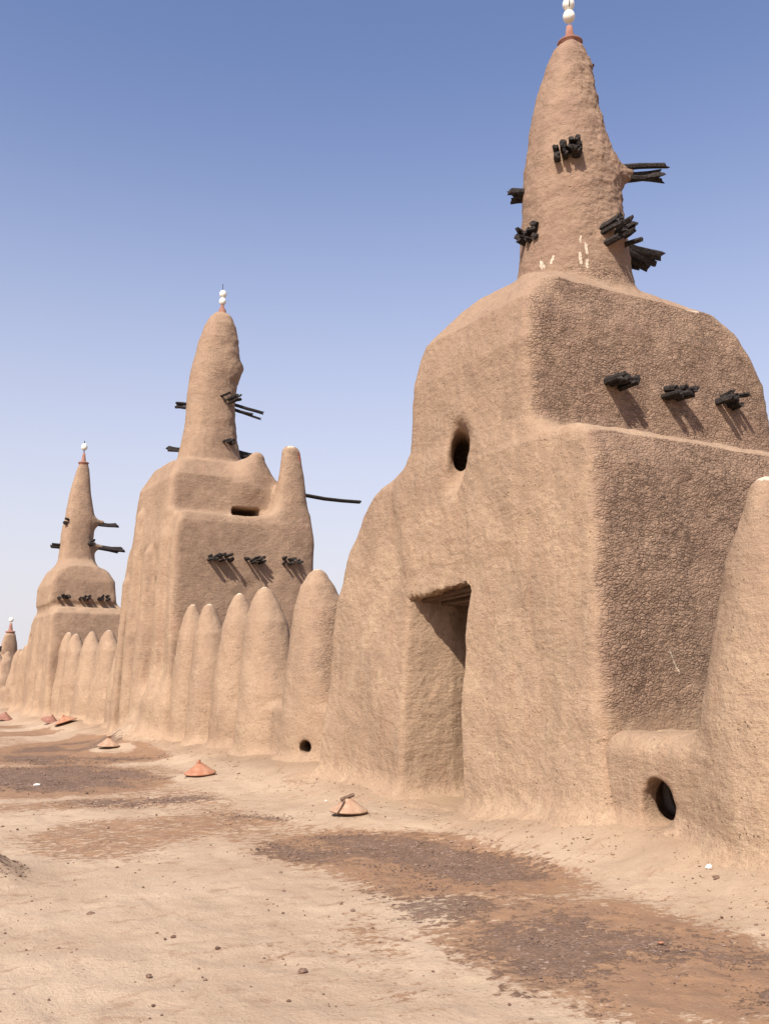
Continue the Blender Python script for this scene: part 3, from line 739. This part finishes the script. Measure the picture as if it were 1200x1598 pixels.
V_, Q_ = lathe([(.001, 0), (.010, 0), (.008, .62), (.001, .62)], 6, (cp[0], cp[1], cp[2]+.1)); poly_mesh('finial_rod', V_, Q_, M_CORD, T2)

# =================================================================== TOWER 3 (far)
print('tower 3')
def t3(x, y, z):
    lo_ = smax(poly(y, z, [(31.6, -1), (31.8, 2), (31.95, 3.45), (32.1, 3.65), (33, 3.75), (34.9, 3.75), (35.5, 3.3), (35.9, 2.6), (36.6, 2.4), (37.4, 1.6), (37.6, -1)]),
               poly(x, z, [(5.95, -1), (6.02, 2), (6.08, 3.4), (6.3, 3.9), (8.9, 3.8), (9.1, 3.0), (9.3, -1)]), .2)
    up_ = smax(poly(y, z, [(32.9, 3.2), (32.6, 3.9), (32.65, 4.6), (32.8, 5.1), (33.4, 5.35), (34.2, 5.3), (34.8, 4.9), (35.1, 4.2), (35.0, 3.2)]),
               poly(x, z, [(6.4, 3.2), (6.08, 3.8), (6.10, 4.4), (6.3, 4.95), (6.8, 5.28), (7.6, 5.28), (8.05, 4.95), (8.25, 4.6), (8.3, 3.9), (8.65, 3.4), (8.7, 3)]), .25)
    b = smin(lo_, up_, .14)
    sp = shaft(x, y, z, [(5.0, 7.2, 34, .78, .8), (5.4, 7.19, 34, .62, .62), (6.0, 7.16, 34, .56, .56), (6.6, 7.20, 34, .52, .52), (6.95, 7.22, 34, .48, .50), (7.6, 7.20, 34, .38, .38), (8.2, 7.22, 34, .29, .29), (8.6, 7.23, 34, .21, .21), (8.86, 7.25, 34, .13, .13)], 2.3)
    b = smin(b, sp, .2)
    for c, e in (((7.5, 33.8, 6.7), (7.95, 33.8, 6.75)), ((7.5, 33.8, 5.85), (7.95, 33.8, 5.88))):
        b = smin(b, capsule(x, y, z, c, e, .2, .07), .2)
    for cy, r, tz in ((33.0, .42, 2.6), (34.2, .45, 3.0), (36.2, .5, 2.3), (37.1, .5, 2.1)):
        b = smin(b, capsule(x, y, z, (6.22, cy, -.5), (6.26, cy, tz), r, r*.6), .12)
    b = smax(b, -capsule(x, y, z, (5.5, 35.3, 2.75), (6.6, 35.3, 2.75), .13, .12), .04)
    return b
def t3_class(P):
    x, y, z = P.T; i = np.zeros(len(P), int)
    i[(z > 3.78) & (y > 32.2)] = 1; i[(z > 5.3)] = 2
    return ['tower_base', 'upper_tier', 'spire'], i
T3L = (6.3, 34.0, 0)
T3 = thing('mud_tower', 'small slim mud tower far left with one white egg on its tip', 'tower', T3L)
mud_body(with_base(t3, .3), (5.0, 31.0, -.35), (9.7, 38.3, 9.1), .09, 1, T3L, T3, t3_class, (), ck2, weather=wt2)
for k, (p, d, L) in enumerate([((6.74, 33.75, 6.68), (-.6, -.8, 0), .22), ((7.95, 33.8, 6.72), (1, -.1, -.02), .55), ((6.66, 34.1, 5.9), (-1, .1, 0), .30), ((7.5, 33.52, 5.98), (.3, -1, 0), .2), ((7.92, 33.8, 5.88), (1, -.1, -.10), .75)]):
    bundle(T3, p, d, L, 3, .07, .06, 60+k, fine=False)
for k, bx in enumerate((6.52, 7.17, 7.77)): bundle(T3, (bx, 32.55, 4.0), (0, -1, .03), .32, 5, .13, .05, 70+k, fine=False)
bundle(T3, (8.55, 33.2, 3.55), (1, 0, 0), .3, 3, .08, .06, 75, fine=False)
cp = (7.25-T3L[0], 34-T3L[1], 8.84)
pot_rim(T3, cp, .15, .16, M_TERRA_DULL)
uv_egg('egg', (cp[0], cp[1], cp[2]+.58), .11, .13, M_EGG, T3)
V_, Q_ = lathe([(.001, 0), (.018, 0), (.014, .5), (.001, .5)], 6, (cp[0], cp[1], cp[2]+.3)); poly_mesh('finial_rod', V_, Q_, M_CORD, T3)

# =================================================================== TOWER 4 (corner, far away)
def t4(x, y, z):
    b = smax(poly(y, z, [(50.5, -1), (51, 2.0), (52, 2.4), (54, 2.3), (55, -1)]), poly(x, z, [(6.3, -1), (6.6, 2.4), (9.3, 2.3), (9.6, -1)]), .3)
    return smin(b, shaft(x, y, z, [(1.8, 7.95, 52.5, .55, .5), (2.4, 7.95, 52.5, .44, .44), (3.0, 7.97, 52.5, .38, .38), (3.4, 7.99, 52.5, .30, .3), (3.62, 8.0, 52.5, .22, .22)], 2.4), .2)
T4L = (7.9, 52.5, 0)
T4 = thing('corner_turret', 'tiny distant corner turret with clay cap at the left edge beyond the last pinnacles', 'turret', T4L)
mud_body(with_base(t4, .3), (5.6, 49.6, -.35), (10.2, 55.9, 3.9), .11, 0, T4L, T4, lambda P: (['turret_base', 'spire'], (P[:, 2] > 2.4).astype(int)))
cp = (8.0-T4L[0], 0, 3.62)
pot_rim(T4, cp, .2, .2, M_TERRA_DULL); uv_egg('egg', (cp[0], cp[1], cp[2]+.62), .12, .13, M_EGG, T4)
bundle(T4, (7.5, 52.4, 2.75), (-1, 0, 0), .6, 3, .1, .08, 80, fine=False)

# =================================================================== PARAPETS WITH PINNACLES
print('parapets')
def parapet(name, label, y0, y1, pins, h, levels, ledge=1.05, holes=(), slots=(), loc=None, front=6.12, crackf=None, rad=.16, inset=.10, wf=None):
    """pins: (y of tip, tip x, height, half width y, half depth x, body centre y, body centre x)"""
    def F(x, y, z):
        top = ledge+.05*vnoise(y*1.1, 0*y, 0*y, 4)
        b = smax(rbox(x, y, z, (front+.55+inset, (y0+y1)/2, ledge/2-.5), (.55, (y1-y0)/2, ledge/2+.5), rad), z-top, rad)
        for ty, txx, H_, ry, rx, cy, cx in pins:
            bl = .72 if rx > .7 else (1.12 if ty < 14.5 else 1.0); b2 = min(1, bl*1.07); b3 = min(1, bl*1.24)
            s = shaft(x, y, z, [(-.5, cx, cy, rx*1.18, ry*1.10), (.6, cx, cy, rx*1.12, ry*1.06), (1.2, cx*.93+txx*.07, cy, rx*1.02, ry), (H_*.62, cx*.6+txx*.4, cy*.6+ty*.4, rx*.82*b3, ry*.84*b3), (H_*.80, cx*.35+txx*.65, cy*.3+ty*.7, rx*.66*b2, ry*.67*b2), (H_*.92, txx*.85+cx*.15, ty, rx*.41*bl, ry*.38*bl), (H_-.03, txx, ty, rx*.21*bl, ry*.19*bl), (H_+.04, txx, ty, rx*.11*bl, ry*.10*bl)], 2.2)
            b = smin(b, s, .11)
        for a, e, r1, r2, k in holes: b = smax(b, -capsule(x, y, z, a, e, r1, r2), k)
        for pl_, z0, z1 in slots:      # drain openings with an arched head
            b = smax(b, -slot_cut(x, y, z, pl_, z0, z1), .05)
        return b
    def cls(P):
        x, y, z = P.T; names = ['wall_body']; i = np.zeros(len(P), int)
        best = np.full(len(P), 1e9)
        for k, (ty, txx, H_, ry, rx, cy, cx) in enumerate(pins):
            names.append('pinnacle')
            t = np.clip((z-1)/(H_-1), 0, 1); d = ((y-(cy+(ty-cy)*t))/ry)**2+((x-(cx+(txx-cx)*t))/rx)**2
            m = (d < best) & (z > ledge+.02); i[m] = k+1; best = np.where(m, d, best)
        return names, i
    L = loc or (front, (y0+y1)/2, 0)
    root = thing(name, label, 'wall', L)
    wh = [((p[1], p[0], p[2]-.04), (p[1]-.02, p[0]-.02, p[2]+.05), .13 if p[2] > 3.04 else .10) for p in pins]
    mud_body(with_base(F, .2), (5.0, y0-.75, -.35), (8.0, y1+.75, max(p[2] for p in pins)+.25), h, levels, L, root, cls, wh, crackf, weather=wf or wtp)
    return root
def ckp(x, y, z, N, ck, w): return np.clip(ck*ss(1.05, 1.3, z)*.8+ss(.1, .5, w)*.22*ss(1.4, 1.9, z), 0, 1)
def ckq(x, y, z, N, ck, w): return ckp(x, y, z, N, ck, w)*np.where(y < 14.5, .9, .30)
def wtq(x, y, z, N, wt_, w): return wtp(x, y, z, N, wt_, w)*np.where(y < 14.5, .8, .45)
def wtp(x, y, z, N, wt_, w): return np.clip(wt_*ss(1.0, 1.3, z)*.8+.35*ss(1.2, 2.6, z+.6*w), 0, 1)
# right, nearest
parapet('parapet_wall', 'nearest stretch of mud parapet with one huge white tipped pinnacle at the right edge', 3.1, 7.0,
        [(5.05, 6.42, 3.06, .80, .76, 5.00, 6.70), (3.35, 6.5, 3.0, .62, .64, 3.2, 6.7)], .05, 2, 1.14,
        slots=[(SLOT, .12, .68)], front=6.0, crackf=ckp, rad=.3, inset=0)
# between towers 1 and 2
parapet('parapet_wall', 'mud parapet of five pointed pinnacles between the near and the middle tower', 12.0, 19.6,
        [(13.75, 6.64, 3.16, .74, .56, 13.68, 6.74), (15.85, 6.62, 3.02, .66, .54, 15.60, 6.68), (17.05, 6.62, 3.0, .56, .47, 16.95, 6.62),
         (18.30, 6.47, 2.87, .52, .44, 18.12, 6.54), (19.15, 6.42, 2.92, .50, .42, 19.15, 6.50)], .07, 1, 1.08,
        holes=[((7.0, 14.2, .52), (5.9, 12.85, .44), .06, .085, .06)], front=6.28, crackf=ckq, wf=wtq)
# between towers 2 and 3
parapet('parapet_wall', 'mud parapet of slim pinnacles between the middle and the small left tower', 24.0, 31.9,
        [(24.7, 6.62, 2.6, .62, .46, 24.6, 6.62), (26.64, 6.6, 2.68, .70, .47, 26.4, 6.62), (28.65, 6.6, 2.72, .68, .46, 28.4, 6.61), (30.70, 6.6, 2.72, .56, .43, 30.4, 6.6), (31.77, 6.6, 2.78, .50, .40, 31.5, 6.58)], .08, 1, 1.02, front=6.28, crackf=ckq, wf=wtq)
# beyond tower 3
parapet('parapet_wall', 'farthest mud parapet with small pinnacles at the left edge of the picture', 37.3, 50.5,
        [(38.6, 6.6, 2.3, .5, .42, 38.4, 6.55), (40.7, 6.6, 2.5, .5, .42, 40.5, 6.55), (43.6, 6.6, 2.5, .5, .42, 43.4, 6.55), (46.2, 6.6, 2.45, .5, .4, 46.0, 6.55), (48.6, 6.6, 2.5, .5, .4, 48.5, 6.55)], .11, 0, 1.0, front=6.2)

# =================================================================== CLAY LIDS OVER THE ROOF VENTS
print('lids')
def gz(x, y): return float(G(np.array([x]), np.array([y]))[0])
def lid(i, label, mat, R, H_, tilt, kind, rz=0):
    x, y = LIDS[i]
    root = thing('vent_cover', label, 'vent cover', (x, y, gz(x, y)+.035), 'clay lids over the roof vents')
    root.rotation_euler = (tilt[0], tilt[1], rz)
    prof = [(.001, H_*.90), (R*.16, H_*.93), (R*.22, H_*.86), (R*.5, H_*.52), (R*.8, H_*.20), (R*.96, H_*.04), (R, 0), (R*.985, -.016), (R*.94, -.012), (R*.78, H_*.10), (R*.4, H_*.5), (.001, H_*.7)]
    V_, Q_ = lathe(prof, 36, (0, 0, 0), .012, i); poly_mesh('clay_cone', V_, Q_[:, ::-1], mat, root, True)
    rr = random.Random(i+90)
    if kind == 'stick':
        V_, Q_ = stick_geo((-.085, .02, H_*.80), (1, -.15, .35), .15, .020, rr, n=7, seg=4); VV = list(V_); QQ = list(Q_)
        poly_mesh('handle', VV, QQ, M_STICK, root)
        for k in (0, 1):
            V_, Q_ = stick_geo((-.07+.0*k, -.015-.02*k, H_*.84), (-.62, -.55+.13*k, -.56), .20, .0075, rr, n=5, seg=3); poly_mesh('strap', V_, Q_, M_STICK, root)
    elif kind == 'knob':
        V_, Q_ = lathe([(R*.13, 0), (R*.12, .02), (R*.24, .035), (R*.27, .05), (R*.2, .062), (.001, .066)], 18, (0, 0, H_*.90)); poly_mesh('knob', V_, Q_, mat, root, True)
    else:
        V_, Q_ = lathe([(R*.15, 0), (R*.12, .02), (R*.14, .04), (.001, .045)], 12, (-.02, 0, H_*.90)); poly_mesh('knob', V_, Q_, mat, root, True)
lid(0, 'nearest conical clay lid, dusty pale pink, with a wooden stick handle tied by straps', M_TERRA_PALE, .205, .125, (.03, .02), 'stick')
lid(1, 'bright orange clay lid with a small knob on the sand before the big pinnacle', M_TERRA, .23, .14, (.05, -.06), 'nub')
lid(2, 'small pale orange clay lid with a wide knob, between two dark gravel stains', M_TERRA_PALE, .22, .15, (.02, .03), 'knob')
lid(3, 'dull brownish clay lid tilted on its side, left of the pinkish one', M_TERRA_DULL, .27, .16, (.25, .30), 'nub')
lid(4, 'pinkish clay lid with dark knob lying tilted beside the dull brown lid', M_TERRA, .30, .15, (-.10, -.28), 'nub')
lid(5, 'farthest brown clay lid at the very left edge below the last pinnacles', M_TERRA_DULL, .36, .18, (.1, .25), 'nub')

# =================================================================== LOOSE STONES
def rock(seed, s, flat=.6):
    rr = np.random.RandomState(seed)
    t = (1+5**.5)/2
    v = np.array([(-1, t, 0), (1, t, 0), (-1, -t, 0), (1, -t, 0), (0, -1, t), (0, 1, t), (0, -1, -t), (0, 1, -t), (t, 0, -1), (t, 0, 1), (-t, 0, -1), (-t, 0, 1)])/1.9
    f = np.array([(0, 11, 5), (0, 5, 1), (0, 1, 7), (0, 7, 10), (0, 10, 11), (1, 5, 9), (5, 11, 4), (11, 10, 2), (10, 7, 6), (7, 1, 8), (3, 9, 4), (3, 4, 2), (3, 2, 6), (3, 6, 8), (3, 8, 9), (4, 9, 5), (2, 4, 11), (6, 2, 10), (8, 6, 7), (9, 8, 1)])
    v = v*(1+rr.uniform(-.25, .25, (12, 1)))*np.array([s, s*rr.uniform(.6, 1), s*flat]); a = rr.uniform(0, 6.28)
    c, s_ = math.cos(a), math.sin(a)
    return v@np.array([[c, s_, 0], [-s_, c, 0], [0, 0, 1]]), f
protos = [rock(k, 1.0, .6) for k in range(12)]
def scatter(name, pts, sizes, mat, label):
    VV, FF = [], []; off = 0
    for k, ((px_, py_, pz_), s) in enumerate(zip(pts, sizes)):
        v, f = protos[k % 12]; VV.append(v*s+np.array([px_, py_, pz_+s*.2])); FF.append(f+off); off += 12
    o = mesh_from(name, np.concatenate(VV), np.concatenate(FF), mat, smooth=False)
    o['kind'] = 'stuff'; o['label'] = label; return o
# grains in the gravel stains
N_ = 90000
px_ = RS.uniform(1.0, 5.6, N_); py_ = 2.9+ (RS.uniform(0, 1, N_)**1.35)*16
wx = px_+.22*fbm(px_*1.3, py_*1.0, 0*px_, 4, 41); wy = py_+.30*fbm(px_*1.3, py_*1.0, 0*px_+9, 4, 43)
dmin = np.full(N_, 9.)
for P_ in GRAVEL: dmin = np.minimum(dmin, poly(wx, wy, P_))
keep = (dmin < RS.normal(-.05, .14, N_)) & (RS.uniform(0, 1, N_) < .62)
for lx, ly in LIDS: keep &= ((px_-lx)/.4)**2+((py_-ly)/.6)**2 > 1
px_, py_ = px_[keep], py_[keep]; pz_ = G(px_, py_)
sz = np.clip(RS.lognormal(-5.45, .5, len(px_)), .002, .018)*np.clip(py_/7, .8, 1.5)
scatter('gravel', np.stack([px_, py_, pz_], 1), sz, M_GRAVEL, 'fine grey brown gravel lying in the dark stains')
N_ = 2600
px_ = RS.uniform(.4, 5.9, N_); py_ = 3.0+(RS.uniform(0, 1, N_)**1.6)*16
sz = np.clip(RS.lognormal(-5.35, .55, N_), .0022, .022)
scatter('dirt_clods', np.stack([px_, py_, G(px_, py_)], 1), sz, M_CLOD, 'small brown clods of dirt strewn over the earth floor')
# crumbs along the wall foot, same mud
N_ = 900
px_ = np.clip(RS.normal(5.72, .22, N_), 5.0, 6.05); py_ = RS.uniform(4, 20, N_); sz = np.clip(RS.lognormal(-4.7, .5, N_), .004, .03)
scatter('mud_crumbs', np.stack([px_, py_, G(px_, py_)], 1), sz, simple('crumb_mud', MUD_B, MUD_C, 5, .95, .003), 'crumbs of plaster along the foot of the mud wall')
N_ = 260
px_ = RS.uniform(.9, 1.55, N_); py_ = RS.uniform(7.7, 8.8, N_); k = ((px_-1.12)/.36)**2+((py_-8.25)/.5)**2 < 1.2
px_, py_ = px_[k], py_[k]; scatter('rubble', np.stack([px_, py_, G(px_, py_)], 1), np.clip(RS.lognormal(-4.9, .5, len(px_)), .004, .02), M_CLOD, 'heap of grey brown rubble at the left edge of the picture')
def stone(p, s, mat, label, cat='stone', seed=1, flat=.5, name='stone'):
    v, f = rock(seed, s, flat); o = mesh_from(name, v, f, mat, smooth=False); o.location = (p[0], p[1], gz(*p)+s*.25)
    tag(o, label, cat); return o
stone((5.72, 5.22), .030, M_CHIP, 'white triangular chip at the foot of the big right pinnacle', 'chip', 3, .8, 'shell_chip')
stone((2.66, 14.34), .055, M_CHIP, 'white flake lying on the dark gravel stain at left', 'chip', 4, .4, 'shell_chip')
stone((4.30, 4.31), .024, M_TERRA, 'small orange clay shard on the near right gravel stain', 'shard', 5, .4, 'clay_shard')
stone((5.28, 10.64), .022, M_CHIP, 'tiny white chip on bare sand behind the nearest lid', 'chip', 6, .6, 'shell_chip')
stone((2.29, 4.87), .034, M_CLOD, 'flat dark brown stone on the pale sand at bottom centre', 'stone', 7, .4)
stone((1.62, 6.67), .034, M_CLOD, 'brown clod on open sand left of centre', 'stone', 8, .6)
stone((1.58, 5.22), .020, M_CLOD, 'small black pebble near the bottom left of the sand', 'stone', 9, .8)
stone((5.60, 5.05), .030, M_CLOD, 'dark clod just below the white triangular chip', 'stone', 10, .6)
print('done')
